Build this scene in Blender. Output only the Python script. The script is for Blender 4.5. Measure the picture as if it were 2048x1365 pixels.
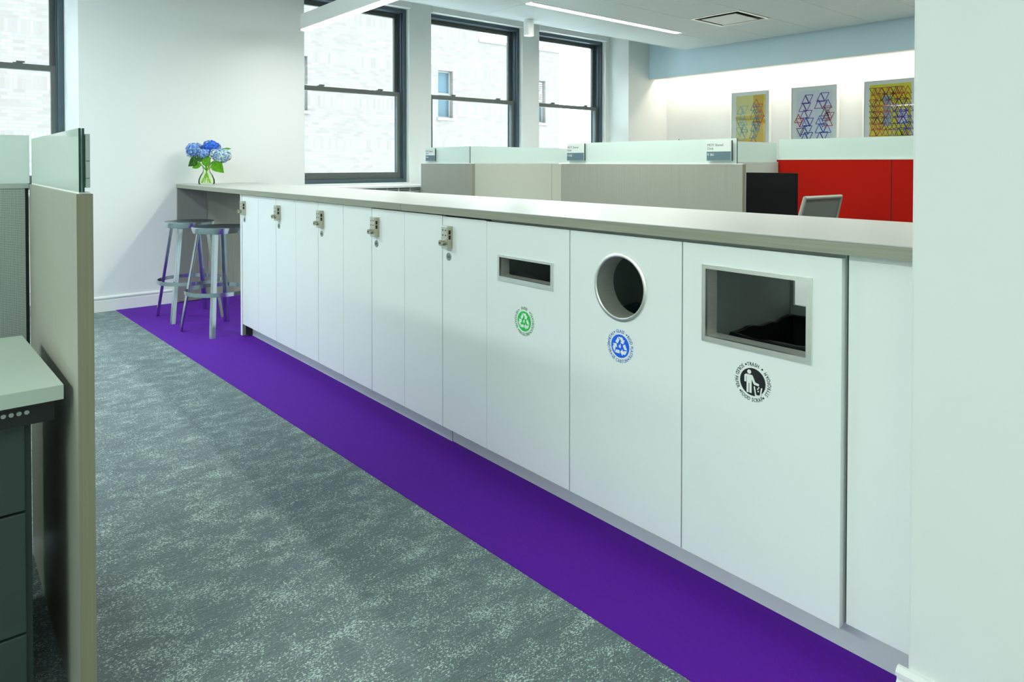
import bpy, bmesh, math, random
from mathutils import Vector, Matrix
random.seed(7)
S = bpy.context.scene
COL = S.collection
for o in list(bpy.data.objects): bpy.data.objects.remove(o)

# ---------------------------------------------------------------- camera
CX, CY, CZ = 2.11488, -1.66939, 1.21583
yaw, pitch, roll = 0.871152, -0.0151475, 0.00056
cam_d = bpy.data.cameras.new('camera'); cam = bpy.data.objects.new('camera', cam_d); COL.objects.link(cam)
cam_d.sensor_width = 36.0; cam_d.sensor_fit = 'HORIZONTAL'
cam_d.lens = 1381.113/2048*36.0
cam_d.shift_x = (1024-1017.25)/2048; cam_d.shift_y = (347.23-682.5)/2048
cam_d.clip_start = 0.02; cam_d.clip_end = 200
fw = Vector((-math.sin(yaw)*math.cos(pitch), math.cos(yaw)*math.cos(pitch), math.sin(pitch)))
rt = Vector((math.cos(yaw), math.sin(yaw), 0)); up = rt.cross(fw)
r2 = rt*math.cos(roll)+up*math.sin(roll); u2 = up*math.cos(roll)-rt*math.sin(roll)
M = Matrix((r2, u2, -fw)).transposed().to_4x4(); M.translation = Vector((CX, CY, CZ))
cam.matrix_world = M
S.camera = cam

# ---------------------------------------------------------------- exposure, world, sun, area lights
S.view_settings.view_transform = 'Standard'
S.view_settings.look = 'None'
S.view_settings.gamma = 1.0
S.view_settings.use_curve_mapping = False
S.view_settings.exposure = 0.45
W = bpy.data.worlds.new('sky'); S.world = W; W.use_nodes = True
bg = W.node_tree.nodes['Background']; bg.inputs[0].default_value = (0.74, 0.92, 1.0, 1); bg.inputs[1].default_value = 8.0
sun_d = bpy.data.lights.new('sun', 'SUN'); sun_d.energy = 0.5; sun_d.angle = math.radians(3); sun_d.color = (1, .97, .92)
sun = bpy.data.objects.new('sun', sun_d); COL.objects.link(sun); sun.location = (10, 0, 20)
sun.rotation_euler = Vector((-0.75, 0.25, -0.62)).to_track_quat('-Z', 'Y').to_euler()

def area(name, loc, sx, sy, power, color, aim=(0, 0, -1), spread=180):
    d = bpy.data.lights.new(name, 'AREA'); d.shape = 'RECTANGLE'; d.size = sx; d.size_y = sy
    d.energy = power; d.color = color; d.spread = math.radians(spread)
    o = bpy.data.objects.new(name, d); COL.objects.link(o); o.location = loc
    o.rotation_euler = Vector(aim).to_track_quat('-Z', 'Y').to_euler()
    return o
ROOM = (0.87, 1.0, 0.91)
ZC = 2.85
# added fill lights without fixtures, over the aisle and over the desks
area('ceiling_fill_light', (0.7, -4.3, ZC-.012), 4.2, .30, 118, ROOM)
area('ceiling_fill_light', (-2.9, -2.2, ZC-.012), 1.6, .30, 52, (.80, .94, 1.0))  # added cool fill, lifts the floor at the left with bluish light
area('ceiling_fill_light', (3.6, -1.6, ZC-.012), .6, 3.0, 22, ROOM)
area('ceiling_fill_light', (1.2, 4.6, ZC-.012), .3, 2.6, 60, ROOM)
area('ceiling_fill_light', (-1.3, 2.2, ZC-.012), .3, 1.8, 44, ROOM)
area('cove_light', (-1.3, 6.98, 2.56), 6.4, .06, 30, (1.0, .93, .76), (0, .45, -1))

# ---------------------------------------------------------------- materials
def mat(name, color, rough=.5, metal=0.0, spec=.5, noise=0.0, nscale=(8, 8, 8), bump=0.0, bscale=200., emit=None, estr=0, sheen=0, alpha=None, trans=0, ior=1.45, coat=0):
    m = bpy.data.materials.new(name); m.use_nodes = True; nt = m.node_tree; b = nt.nodes['Principled BSDF']
    b.inputs['Base Color'].default_value = (*color, 1); b.inputs['Roughness'].default_value = rough
    b.inputs['Metallic'].default_value = metal; b.inputs['Specular IOR Level'].default_value = spec
    b.inputs['IOR'].default_value = ior; b.inputs['Transmission Weight'].default_value = trans
    b.inputs['Sheen Weight'].default_value = sheen; b.inputs['Coat Weight'].default_value = coat
    if emit: b.inputs['Emission Color'].default_value = (*emit, 1); b.inputs['Emission Strength'].default_value = estr
    tc = nt.nodes.new('ShaderNodeTexCoord')
    mp = nt.nodes.new('ShaderNodeMapping'); mp.inputs['Scale'].default_value = nscale
    nt.links.new(tc.outputs['Object'], mp.inputs['Vector'])
    n = nt.nodes.new('ShaderNodeTexNoise'); n.inputs['Scale'].default_value = 1.0; n.inputs['Detail'].default_value = 4
    nt.links.new(mp.outputs[0], n.inputs['Vector'])
    if noise > 0:
        mx = nt.nodes.new('ShaderNodeMix'); mx.data_type = 'RGBA'
        mx.inputs['A'].default_value = (*[max(0, c*(1-noise)) for c in color], 1)
        mx.inputs['B'].default_value = (*[min(1, c*(1+noise)) for c in color], 1)
        nt.links.new(n.outputs['Fac'], mx.inputs['Factor']); nt.links.new(mx.outputs['Result'], b.inputs['Base Color'])
    if bump > 0:
        n2 = nt.nodes.new('ShaderNodeTexNoise'); n2.inputs['Scale'].default_value = bscale
        nt.links.new(tc.outputs['Object'], n2.inputs['Vector'])
        bp = nt.nodes.new('ShaderNodeBump'); bp.inputs['Strength'].default_value = bump; bp.inputs['Distance'].default_value = .002
        nt.links.new(n2.outputs['Fac'], bp.inputs['Height']); nt.links.new(bp.outputs[0], b.inputs['Normal'])
    return m

def laminate(name, color, axis, rough=.42, contrast=.16):
    sc = {'x': (3, 160, 160), 'y': (160, 3, 160), 'z': (160, 160, 2.2)}[axis]
    return mat(name, color, rough, noise=contrast, nscale=sc)

M_wall = mat('painted_wall', (.80, .815, .80), .6, noise=.015, nscale=(2, 2, 2), bump=.03, bscale=300)
M_trimw = mat('painted_trim', (.84, .85, .84), .4, noise=.01)
M_tile = mat('ceiling_tile', (.80, .84, .84), .8, noise=.03, nscale=(40, 40, 40), bump=.1, bscale=150)
M_slab = mat('ceiling_plaster', (.74, .77, .76), .8, noise=.02)
M_blue = mat('pale_blue_paint', (.68, .86, .96), .6, noise=.015)
M_white = mat('white_laminate', (.85, .88, .87), .38, noise=.012, nscale=(3, 3, 3))
M_toe = mat('toe_kick_laminate', (.62, .66, .68), .4, noise=.03)
M_dark = mat('dark_gap', (.02, .025, .022), .7, noise=.1)
M_carc = mat('locker_carcass_gap_shade', (.07, .085, .08), .6, noise=.1)  # body coloured dark to put shade into the gaps between doors
M_in = mat('cabinet_interior', (.42, .50, .47), .6, noise=.1)
M_woodz = laminate('grey_oak_laminate_upright', (.31, .315, .265), 'z')
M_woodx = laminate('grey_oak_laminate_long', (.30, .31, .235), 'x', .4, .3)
M_woodtop_glare = laminate('grey_oak_worktop_glare', (.47, .48, .455), 'x', .33, .06)  # same oak as the edge, lightened to carry window glare on top
M_woodnook = laminate('grey_oak_nook', (.24, .235, .22), 'z')
M_wooddk = laminate('grey_oak_edge', (.25, .24, .165), 'z', .5, .22)
M_steel = mat('brushed_steel', (.78, .78, .71), .5, .75, noise=.12, nscale=(4, 4, 300))
M_steelrim = mat('polished_steel_rim', (.88, .89, .84), .38, 1.0, noise=.06, nscale=(30, 30, 30))
M_alu = mat('polished_aluminium', (.56, .62, .66), .2, 1.0, noise=.1, nscale=(20, 20, 6))
M_aluseat = mat('satin_aluminium_seat', (.34, .40, .43), .3, 1.0, noise=.12, nscale=(30, 30, 30))
M_nickel = mat('satin_nickel', (.50, .47, .36), .3, 1.0, noise=.1)
M_nickelf = mat('satin_nickel_face', (.64, .66, .58), .35, .8, noise=.06, nscale=(120, 120, 120))
M_black = mat('black_plastic', (.012, .013, .014), .45, noise=.1)
M_liner = mat('black_bin_liner', (.012, .013, .015), .22, noise=.2, bump=.5, bscale=25)
M_clearbag = mat('clear_bin_liner', (.10, .16, .19), .15, noise=.5, nscale=(14, 14, 14), bump=.6, bscale=30)
M_winfr = mat('dark_bronze_frame', (.085, .12, .145), .32, .3, noise=.08)
M_winfr2 = mat('dark_bronze_sash', (.13, .145, .135), .35, .3, noise=.08)
M_radi = mat('radiator_enamel', (.62, .68, .66), .4, noise=.02)
M_red = mat('red_fabric', (.42, .010, .005), .9, spec=.1, noise=.18, nscale=(120, 120, 120), bump=.3, bscale=900)
M_grey = mat('light_grey_fabric', (.50, .52, .46), .9, noise=.06, nscale=(200, 200, 200), bump=.2, bscale=900)
M_frame = mat('white_frame', (.90, .90, .86), .4, noise=.01)
M_paper = mat('white_paper', (.88, .92, .92), .8, noise=.01)
M_desk = mat('desk_laminate', (.46, .54, .47), .35, noise=.02)
M_pedestal = mat('dark_pedestal', (.035, .058, .052), .5, noise=.06)
M_rail = mat('black_rail', (.012, .014, .014), .5, noise=.1)
M_screw = mat('pale_metal_cap', (.45, .50, .47), .3, .6, noise=.05)
M_mesh = mat('chair_mesh', (.17, .185, .165), .7, noise=.25, nscale=(400, 400, 400))
M_chairfr = mat('chair_frame', (.34, .36, .32), .4, noise=.03)
M_signgrey = mat('slate_sign', (.11, .18, .21), .5, noise=.02)
M_signwh = mat('sign_white', (.68, .73, .69), .5, noise=.02)
M_ink = mat('grey_ink', (.12, .15, .14), .6, noise=.05)
M_inkw = mat('white_ink', (.75, .80, .80), .6, noise=.02)
M_green = mat('green_vinyl', (.02, .55, .09), .5, noise=.02)
M_greenl = mat('green_lettering', (.06, .30, .10), .5, noise=.02)
M_bluev = mat('blue_vinyl', (.005, .13, .85), .5, noise=.02)
M_bluel = mat('blue_lettering', (.03, .12, .50), .5, noise=.02)
M_blackv = mat('black_vinyl', (.008, .012, .013), .5, noise=.05)
M_whitev = mat('white_vinyl', (.82, .86, .84), .5, noise=.02)
M_disc = mat('grey_disc', (.28, .33, .31), .4, .3, noise=.1)
M_facwin = mat('far_window_glass', (.035, .06, .075), .3, noise=.3, nscale=(2, 2, 1.2), spec=.3)
M_facfr = mat('far_window_frame', (.13, .13, .12), .6, noise=.05)

def emissive(name, color, s):
    m = bpy.data.materials.new(name); m.use_nodes = True; b = m.node_tree.nodes['Principled BSDF']
    b.inputs['Base Color'].default_value = (.9, .9, .88, 1)
    b.inputs['Emission Color'].default_value = (*color, 1); b.inputs['Emission Strength'].default_value = s
    n = m.node_tree.nodes.new('ShaderNodeTexNoise'); n.inputs['Scale'].default_value = 2
    return m
M_lamp = emissive('lamp_diffuser', (1, .985, .90), 5.5)
M_lampw = emissive('downlight_lens', (1, .97, .86), 4)

def glass(name, color, refl=.1, rough=0.0):
    """thin clear pane: transparent mixed with glossy by fresnel"""
    m = bpy.data.materials.new(name); m.use_nodes = True; nt = m.node_tree; nt.nodes.clear()
    out = nt.nodes.new('ShaderNodeOutputMaterial'); t = nt.nodes.new('ShaderNodeBsdfTransparent'); t.inputs[0].default_value = (*color, 1)
    g = nt.nodes.new('ShaderNodeBsdfGlossy'); g.inputs['Roughness'].default_value = rough; g.inputs['Color'].default_value = (.95, 1, .97, 1)
    lw = nt.nodes.new('ShaderNodeLayerWeight'); lw.inputs['Blend'].default_value = refl
    mx = nt.nodes.new('ShaderNodeMixShader'); nt.links.new(lw.outputs['Fresnel'], mx.inputs[0])
    nt.links.new(t.outputs[0], mx.inputs[1]); nt.links.new(g.outputs[0], mx.inputs[2]); nt.links.new(mx.outputs[0], out.inputs[0])
    return m
M_pane = glass('window_glass', (.96, .985, .98), .12)
M_picglass = glass('picture_glass', (.97, .98, .98), .25)
M_vase = glass('vase_glass', (.95, .99, .90), .15)

def frosted(name, color, tr=.45, refl=.2):
    """translucent frosted screen glass"""
    m = bpy.data.materials.new(name); m.use_nodes = True; nt = m.node_tree; nt.nodes.clear()
    out = nt.nodes.new('ShaderNodeOutputMaterial')
    d = nt.nodes.new('ShaderNodeBsdfDiffuse'); d.inputs[0].default_value = (*color, 1)
    t = nt.nodes.new('ShaderNodeBsdfTranslucent'); t.inputs[0].default_value = (*color, 1)
    m1 = nt.nodes.new('ShaderNodeMixShader'); m1.inputs[0].default_value = tr
    nt.links.new(d.outputs[0], m1.inputs[1]); nt.links.new(t.outputs[0], m1.inputs[2])
    g = nt.nodes.new('ShaderNodeBsdfGlossy'); g.inputs['Roughness'].default_value = .04
    lw = nt.nodes.new('ShaderNodeLayerWeight'); lw.inputs['Blend'].default_value = refl
    m2 = nt.nodes.new('ShaderNodeMixShader'); nt.links.new(lw.outputs['Fresnel'], m2.inputs[0])
    nt.links.new(m1.outputs[0], m2.inputs[1]); nt.links.new(g.outputs[0], m2.inputs[2]); nt.links.new(m2.outputs[0], out.inputs[0])
    return m
M_frost = frosted('frosted_screen_glass', (.85, .94, .90))
M_glassedge = mat('dark_green_glass_edge', (.004, .05, .035), .15, noise=.1)

def carpet_grey():
    m = bpy.data.materials.new('grey_flecked_carpet'); m.use_nodes = True; nt = m.node_tree; b = nt.nodes['Principled BSDF']
    L = nt.links.new; N = nt.nodes.new
    tc = N('ShaderNodeTexCoord')
    def noise(scale, mapping, detail=3, rough=.5, dist=0):
        mp = N('ShaderNodeMapping'); mp.inputs['Scale'].default_value = mapping; L(tc.outputs['Object'], mp.inputs[0])
        n = N('ShaderNodeTexNoise'); n.inputs['Scale'].default_value = scale; n.inputs['Detail'].default_value = detail
        n.inputs['Roughness'].default_value = rough; n.inputs['Distortion'].default_value = dist
        L(mp.outputs[0], n.inputs['Vector']); return n.outputs['Fac']
    patch = noise(1.0, (13, 7, 1), 8, .82, .1)
    loops = noise(1.0, (250, 150, 1), 2, .6, .6)
    thread = noise(1.0, (260, 14, 1), 2, .5)
    def math_(op, a, c, clamp=False):
        n = N('ShaderNodeMath'); n.operation = op; n.use_clamp = clamp
        for i, v in enumerate((a, c)):
            if isinstance(v, (int, float)): n.inputs[i].default_value = v
            else: L(v, n.inputs[i])
        return n.outputs[0]
    pr = N('ShaderNodeMapRange'); pr.inputs['From Min'].default_value = .40; pr.inputs['From Max'].default_value = .66
    pr.inputs['To Min'].default_value = .02; pr.inputs['To Max'].default_value = .24; L(patch, pr.inputs[0])
    thr = math_('SUBTRACT', .67, pr.outputs[0])
    f = math_('MULTIPLY', math_('SUBTRACT', loops, thr), 14., True)
    base = N('ShaderNodeMix'); base.data_type = 'RGBA'
    base.inputs['A'].default_value = (.035, .055, .062, 1); base.inputs['B'].default_value = (.205, .27, .285, 1)
    L(thread, base.inputs['Factor'])
    big = noise(1.0, (2.2, .8, 1), 3)
    mb = N('ShaderNodeMix'); mb.data_type = 'RGBA'; mb.blend_type = 'MULTIPLY'; mb.inputs['Factor'].default_value = .35
    L(base.outputs['Result'], mb.inputs['A'])
    rr = N('ShaderNodeMapRange'); rr.inputs['From Min'].default_value = .3; rr.inputs['From Max'].default_value = .7; rr.inputs['To Min'].default_value = .75; rr.inputs['To Max'].default_value = 1.25
    L(big, rr.inputs[0]); cc = N('ShaderNodeCombineColor'); [L(rr.outputs[0], cc.inputs[i]) for i in range(3)]; L(cc.outputs[0], mb.inputs['B'])
    mx = N('ShaderNodeMix'); mx.data_type = 'RGBA'; L(f, mx.inputs['Factor']); L(mb.outputs['Result'], mx.inputs['A'])
    mx.inputs['B'].default_value = (.46, .58, .53, 1); L(mx.outputs['Result'], b.inputs['Base Color'])
    b.inputs['Roughness'].default_value = .85; b.inputs['Sheen Weight'].default_value = .15; b.inputs['Specular IOR Level'].default_value = .3
    h = math_('ADD', math_('MULTIPLY', thread, .6), loops)
    bp = N('ShaderNodeBump'); bp.inputs['Strength'].default_value = .7; bp.inputs['Distance'].default_value = .004
    L(h, bp.inputs['Height']); L(bp.outputs[0], b.inputs['Normal'])
    return m
M_cgrey = carpet_grey()
M_cpurple = mat('purple_carpet', (.105, .004, .34), .8, noise=.15, nscale=(60, 60, 60), bump=.5, bscale=420, sheen=.04, spec=.3)
b_ = M_cpurple.node_tree.nodes['Principled BSDF']; b_.inputs['Sheen Tint'].default_value = (.45, .5, 1, 1); b_.inputs['Sheen Roughness'].default_value = .4

def brick_mat():
    m = bpy.data.materials.new('pale_brick'); m.use_nodes = True; nt = m.node_tree; b = nt.nodes['Principled BSDF']; L = nt.links.new; N = nt.nodes.new
    tc = N('ShaderNodeTexCoord'); sep = N('ShaderNodeSeparateXYZ'); L(tc.outputs['Object'], sep.inputs[0])
    cb = N('ShaderNodeCombineXYZ'); L(sep.outputs['Y'], cb.inputs['X']); L(sep.outputs['Z'], cb.inputs['Y'])
    def br(sw, sh, off):
        k = N('ShaderNodeTexBrick'); k.inputs['Scale'].default_value = 1; k.inputs['Brick Width'].default_value = sw; k.inputs['Row Height'].default_value = sh
        k.inputs['Mortar Size'].default_value = .009; k.inputs['Color1'].default_value = (.102, .078, .068, 1); k.inputs['Color2'].default_value = (.130, .111, .102, 1)
        k.inputs['Mortar'].default_value = (.092, .089, .087, 1); k.offset = off; L(cb.outputs[0], k.inputs['Vector']); return k
    a = br(.21, .075, .5); c = br(.075, .30, 0)
    # soldier courses: bands of upright bricks every 1.2 m
    m1 = N('ShaderNodeMath'); m1.operation = 'MODULO'; m1.inputs[1].default_value = 1.2
    ad = N('ShaderNodeMath'); ad.operation = 'ADD'; ad.inputs[1].default_value = 20.4; L(sep.outputs['Z'], ad.inputs[0]); L(ad.outputs[0], m1.inputs[0])
    m2 = N('ShaderNodeMath'); m2.operation = 'LESS_THAN'; m2.inputs[1].default_value = .3; L(m1.outputs[0], m2.inputs[0])
    mx = N('ShaderNodeMix'); mx.data_type = 'RGBA'; L(m2.outputs[0], mx.inputs['Factor']); L(a.outputs['Color'], mx.inputs['A']); L(c.outputs['Color'], mx.inputs['B'])
    L(mx.outputs['Result'], b.inputs['Base Color']); b.inputs['Roughness'].default_value = .9
    return m
M_brick = brick_mat()

def fabric_dots():
    m = bpy.data.materials.new('dotted_grey_fabric'); m.use_nodes = True; nt = m.node_tree; b = nt.nodes['Principled BSDF']; L = nt.links.new; N = nt.nodes.new
    tc = N('ShaderNodeTexCoord'); sep = N('ShaderNodeSeparateXYZ'); L(tc.outputs['Object'], sep.inputs[0])
    cb = N('ShaderNodeCombineXYZ'); L(sep.outputs['Y'], cb.inputs['X']); L(sep.outputs['Z'], cb.inputs['Y'])
    k = N('ShaderNodeTexBrick'); k.offset = 0; k.inputs['Brick Width'].default_value = .0035; k.inputs['Row Height'].default_value = .0052; k.inputs['Mortar Size'].default_value = .0011
    k.inputs['Scale'].default_value = 1
    k.inputs['Color1'].default_value = (.66, .74, .70, 1); k.inputs['Color2'].default_value = (.60, .68, .64, 1); k.inputs['Mortar'].default_value = (.22, .27, .25, 1)
    L(cb.outputs[0], k.inputs['Vector']); L(k.outputs['Color'], b.inputs['Base Color']); b.inputs['Roughness'].default_value = .9
    return m
M_dots = fabric_dots()

def leafy(name, c1, c2, tr=.3):
    m = mat(name, c1, .5, noise=.0, spec=.4); nt = m.node_tree; b = nt.nodes['Principled BSDF']
    n = nt.nodes.new('ShaderNodeTexNoise'); n.inputs['Scale'].default_value = 60; tc = nt.nodes.new('ShaderNodeTexCoord'); nt.links.new(tc.outputs['Object'], n.inputs['Vector'])
    cr = nt.nodes.new('ShaderNodeMix'); cr.data_type = 'RGBA'; cr.inputs['A'].default_value = (*c1, 1); cr.inputs['B'].default_value = (*c2, 1)
    mr = nt.nodes.new('ShaderNodeMapRange'); mr.inputs['From Min'].default_value = .4; mr.inputs['From Max'].default_value = .6; nt.links.new(n.outputs['Fac'], mr.inputs[0])
    nt.links.new(mr.outputs[0], cr.inputs['Factor']); nt.links.new(cr.outputs['Result'], b.inputs['Base Color'])
    b.inputs['Subsurface Weight'].default_value = tr; b.inputs['Subsurface Radius'].default_value = (.01, .01, .005); b.inputs['Subsurface Scale'].default_value = .3
    return m
M_leaf = leafy('bright_leaf', (.13, .44, .01), (.20, .56, .02), 0)
M_leafdk = leafy('dark_leaf', (.03, .12, .01), (.09, .28, .02), 0)
M_stem = leafy('green_stem', (.26, .50, .03), (.50, .70, .14), 0)
M_petA = leafy('blue_petals', (.04, .15, .62), (.40, .60, .80), 0)
M_petB = leafy('deep_blue_petals', (.015, .07, .62), (.05, .25, .85), 0)
M_petC = leafy('pale_blue_petals', (.10, .24, .60), (.66, .80, .70), 0)

# ---------------------------------------------------------------- mesh helpers
def box(bm, x0, x1, y0, y1, z0, z1, bev=0.0):
    if x0 > x1: x0, x1 = x1, x0
    if y0 > y1: y0, y1 = y1, y0
    if z0 > z1: z0, z1 = z1, z0
    v = [bm.verts.new(p) for p in ((x0, y0, z0), (x1, y0, z0), (x1, y1, z0), (x0, y1, z0), (x0, y0, z1), (x1, y0, z1), (x1, y1, z1), (x0, y1, z1))]
    fs = [bm.faces.new([v[i] for i in q]) for q in ((0, 3, 2, 1), (4, 5, 6, 7), (0, 1, 5, 4), (1, 2, 6, 5), (2, 3, 7, 6), (3, 0, 4, 7))]
    if bev > 0:
        es = list({e for f in fs for e in f.edges})
        bmesh.ops.bevel(bm, geom=es, offset=bev, segments=2, affect='EDGES', profile=.5)
    return bm
def BX(*a, bev=0.0): return box(bmesh.new(), *a, bev=bev)

def wloc(o):
    p = Vector((0, 0, 0))
    while o is not None: p += o.location; o = o.parent
    return p
def obj(name, bm, m, parent=None, smooth=False, kind=None, label=None):
    """link a mesh authored in world coordinates; parents are unrotated while building"""
    me = bpy.data.meshes.new(name)
    if parent is not None: bmesh.ops.translate(bm, verts=bm.verts, vec=-wloc(parent))
    bmesh.ops.recalc_face_normals(bm, faces=bm.faces)
    bm.to_mesh(me); bm.free()
    me.materials.append(m)
    if smooth:
        for p in me.polygons: p.use_smooth = True
        me.set_sharp_from_angle(angle=math.radians(35))
    o = bpy.data.objects.new(name, me); COL.objects.link(o); o.parent = parent
    if kind: o['kind'] = kind
    if label: o['label'] = label
    return o
def tag(o, label, cat, group=None, kind=None):
    o['label'] = label; o['category'] = cat
    if group: o['group'] = group
    if kind: o['kind'] = kind
    return o
def thing(name, loc, label, cat, group=None):
    o = bpy.data.objects.new(name, None); COL.objects.link(o); o.location = loc; o.empty_display_size = .1
    return tag(o, label, cat, group)
def struct(name, bm, m, parent=None, smooth=False):
    o = obj(name, bm, m, parent, smooth); o['kind'] = 'structure'; return o
def lathe(profile, n=48, c=(0, 0, 0), bm=None):
    bm = bm or bmesh.new(); rings = []
    for r, z in profile:
        rings.append([bm.verts.new((c[0]+r*math.cos(2*math.pi*i/n), c[1]+r*math.sin(2*math.pi*i/n), c[2]+z)) for i in range(n)] if r > 1e-6 else [bm.verts.new((c[0], c[1], c[2]+z))])
    for a, b in zip(rings, rings[1:]):
        for i in range(n):
            j = (i+1) % n
            if len(a) == 1 and len(b) == 1: continue
            if len(a) == 1: bm.faces.new((a[0], b[i], b[j]))
            elif len(b) == 1: bm.faces.new((a[i], a[j], b[0]))
            else: bm.faces.new((a[i], a[j], b[j], b[i]))
    return bm
def tube(bm, pts, radii, n=10, cap=True):
    if isinstance(radii, (int, float)): radii = [radii]*len(pts)
    pts = [Vector(p) for p in pts]; rings = []
    prev = None
    for i, p in enumerate(pts):
        d = (pts[min(i+1, len(pts)-1)]-pts[max(i-1, 0)]).normalized()
        if prev is None: a = d.orthogonal().normalized()
        else: a = (prev-d*prev.dot(d)).normalized()
        prev = a; b = d.cross(a)
        rings.append([bm.verts.new(p+(a*math.cos(2*math.pi*k/n)+b*math.sin(2*math.pi*k/n))*radii[i]) for k in range(n)])
    for r, s in zip(rings, rings[1:]):
        for k in range(n): bm.faces.new((r[k], r[(k+1) % n], s[(k+1) % n], s[k]))
    if cap: bm.faces.new(rings[0][::-1]); bm.faces.new(rings[-1])
    return bm
def cyl_y(bm, x, z, y0, y1, r, n=32):
    """disc / cylinder whose axis runs along y"""
    a = [bm.verts.new((x+r*math.cos(2*math.pi*i/n), y0, z+r*math.sin(2*math.pi*i/n))) for i in range(n)]
    b = [bm.verts.new((x+r*math.cos(2*math.pi*i/n), y1, z+r*math.sin(2*math.pi*i/n))) for i in range(n)]
    for i in range(n): j = (i+1) % n; bm.faces.new((a[i], a[j], b[j], b[i]))
    bm.faces.new(a); bm.faces.new(b[::-1]); return bm
def holed_plate(bm, rect, hole, y0, y1):
    """vertical plate (x,z) between y0 and y1 with a hole given as a loop of points counter-clockwise"""
    x0, x1, z0, z1 = rect; n = len(hole); cx = sum(p[0] for p in hole)/n; cz = sum(p[1] for p in hole)/n
    def hit(dx, dz):
        t = []
        if dx > 1e-9: t.append((x1-cx)/dx)
        if dx < -1e-9: t.append((x0-cx)/dx)
        if dz > 1e-9: t.append((z1-cz)/dz)
        if dz < -1e-9: t.append((z0-cz)/dz)
        k = min(t); return (cx+dx*k, cz+dz*k)
    outer = [hit(p[0]-cx, p[1]-cz) for p in hole]
    def side(p):
        if abs(p[0]-x1) < 1e-6: return 0
        if abs(p[1]-z1) < 1e-6: return 1
        if abs(p[0]-x0) < 1e-6: return 2
        return 3
    corner = {(0, 1): (x1, z1), (1, 2): (x0, z1), (2, 3): (x0, z0), (3, 0): (x1, z0)}
    def mk(p, y): return bm.verts.new((p[0], y, p[1]))
    F = [[mk(p, y) for p in hole] for y in (y0, y1)]; O = [[mk(p, y) for p in outer] for y in (y0, y1)]
    for i in range(n):
        j = (i+1) % n; a, c = side(outer[i]), side(outer[j]); cor = None
        if a != c: cor = corner.get((a, c))
        if cor:
            cv = [mk(cor, y) for y in (y0, y1)]
            for k in (0, 1): bm.faces.new((F[k][i], O[k][i], cv[k], O[k][j], F[k][j]))
            bm.faces.new((O[0][i], cv[0], cv[1], O[1][i])); bm.faces.new((cv[0], O[0][j], O[1][j], cv[1]))
        else:
            for k in (0, 1): bm.faces.new((F[k][i], O[k][i], O[k][j], F[k][j]))
            bm.faces.new((O[0][i], O[0][j], O[1][j], O[1][i]))
        bm.faces.new((F[0][i], F[0][j], F[1][j], F[1][i]))
    return bm
def rect_loop(x0, x1, z0, z1, r=.004, k=3):
    pts = []
    for (cx, cz, a0) in ((x1-r, z1-r, 0), (x0+r, z1-r, 90), (x0+r, z0+r, 180), (x1-r, z0+r, 270)):
        for i in range(k+1):
            a = math.radians(a0+90*i/k); pts.append((cx+r*math.cos(a), cz+r*math.sin(a)))
    out = []
    for p, q in zip(pts, pts[1:]+pts[:1]):
        d = math.hypot(q[0]-p[0], q[1]-p[1]); m = 12 if d > 3*r else 1
        out += [(p[0]+(q[0]-p[0])*j/m, p[1]+(q[1]-p[1])*j/m) for j in range(m)]
    return out
def wall_cells(bm, x0, x1, ys, zs, holes):
    """slab normal to x, split into cells; cells inside a hole are skipped"""
    Y = sorted(set([ys[0], ys[1]]+[h[i] for h in holes for i in (0, 1)])); Z = sorted(set([zs[0], zs[1]]+[h[i] for h in holes for i in (2, 3)]))
    Y = [y for y in Y if ys[0] <= y <= ys[1]]; Z = [z for z in Z if zs[0] <= z <= zs[1]]
    for ya, yb in zip(Y, Y[1:]):
        run = None
        for za, zb in zip(Z, Z[1:]):
            cy, cz = (ya+yb)/2, (za+zb)/2
            if any(h[0] < cy < h[1] and h[2] < cz < h[3] for h in holes):
                if run: box(bm, x0, x1, ya, yb, run[0], run[1]); run = None
            else: run = (run[0], zb) if run else (za, zb)
        if run: box(bm, x0, x1, ya, yb, run[0], run[1])
    return bm
def text_bm(s, size, to_world, extrude=.0004, align='LEFT', bm=None):
    """letters as thin solid meshes; to_world maps (u,v,w) to a point"""
    bm = bm or bmesh.new()
    cu = bpy.data.curves.new('t', 'FONT'); cu.body = s; cu.size = size; cu.extrude = extrude; cu.align_x = align; cu.resolution_u = 3
    o = bpy.data.objects.new('t', cu); COL.objects.link(o)
    dg = bpy.context.evaluated_depsgraph_get(); me = bpy.data.meshes.new_from_object(o.evaluated_get(dg))
    n0 = len(bm.verts); vs = [bm.verts.new(to_world(v.co)) for v in me.vertices]
    for p in me.polygons:
        try: bm.faces.new([vs[i] for i in p.vertices])
        except ValueError: pass
    w = max((v.co.x for v in me.vertices), default=0)-min((v.co.x for v in me.vertices), default=0)
    bpy.data.objects.remove(o); bpy.data.curves.remove(cu); bpy.data.meshes.remove(me)
    return bm, w

# ================================================================ STRUCTURE
XW = -5.05          # window frames' inner face
XP = -4.32          # pier face
struct('floor', BX(-5.4, 5.2, -5.0, 7.6, -.12, 0), M_cgrey)
floor = bpy.data.objects['floor']
bm = bmesh.new()   # purple strip inlaid beside the counter
pts = [(-4.32, -.492), (1.75, -.292), (1.75, .66), (-4.32, .66)]
lo = [bm.verts.new((x, y, -.01)) for x, y in pts]; hi = [bm.verts.new((x, y, .003)) for x, y in pts]
bm.faces.new(hi); bm.faces.new(lo[::-1])
for i in range(4): bm.faces.new((lo[i], lo[(i+1) % 4], hi[(i+1) % 4], hi[i]))
obj('carpet_strip', bm, M_cpurple, floor, label='purple carpet strip along the counter')

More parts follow.
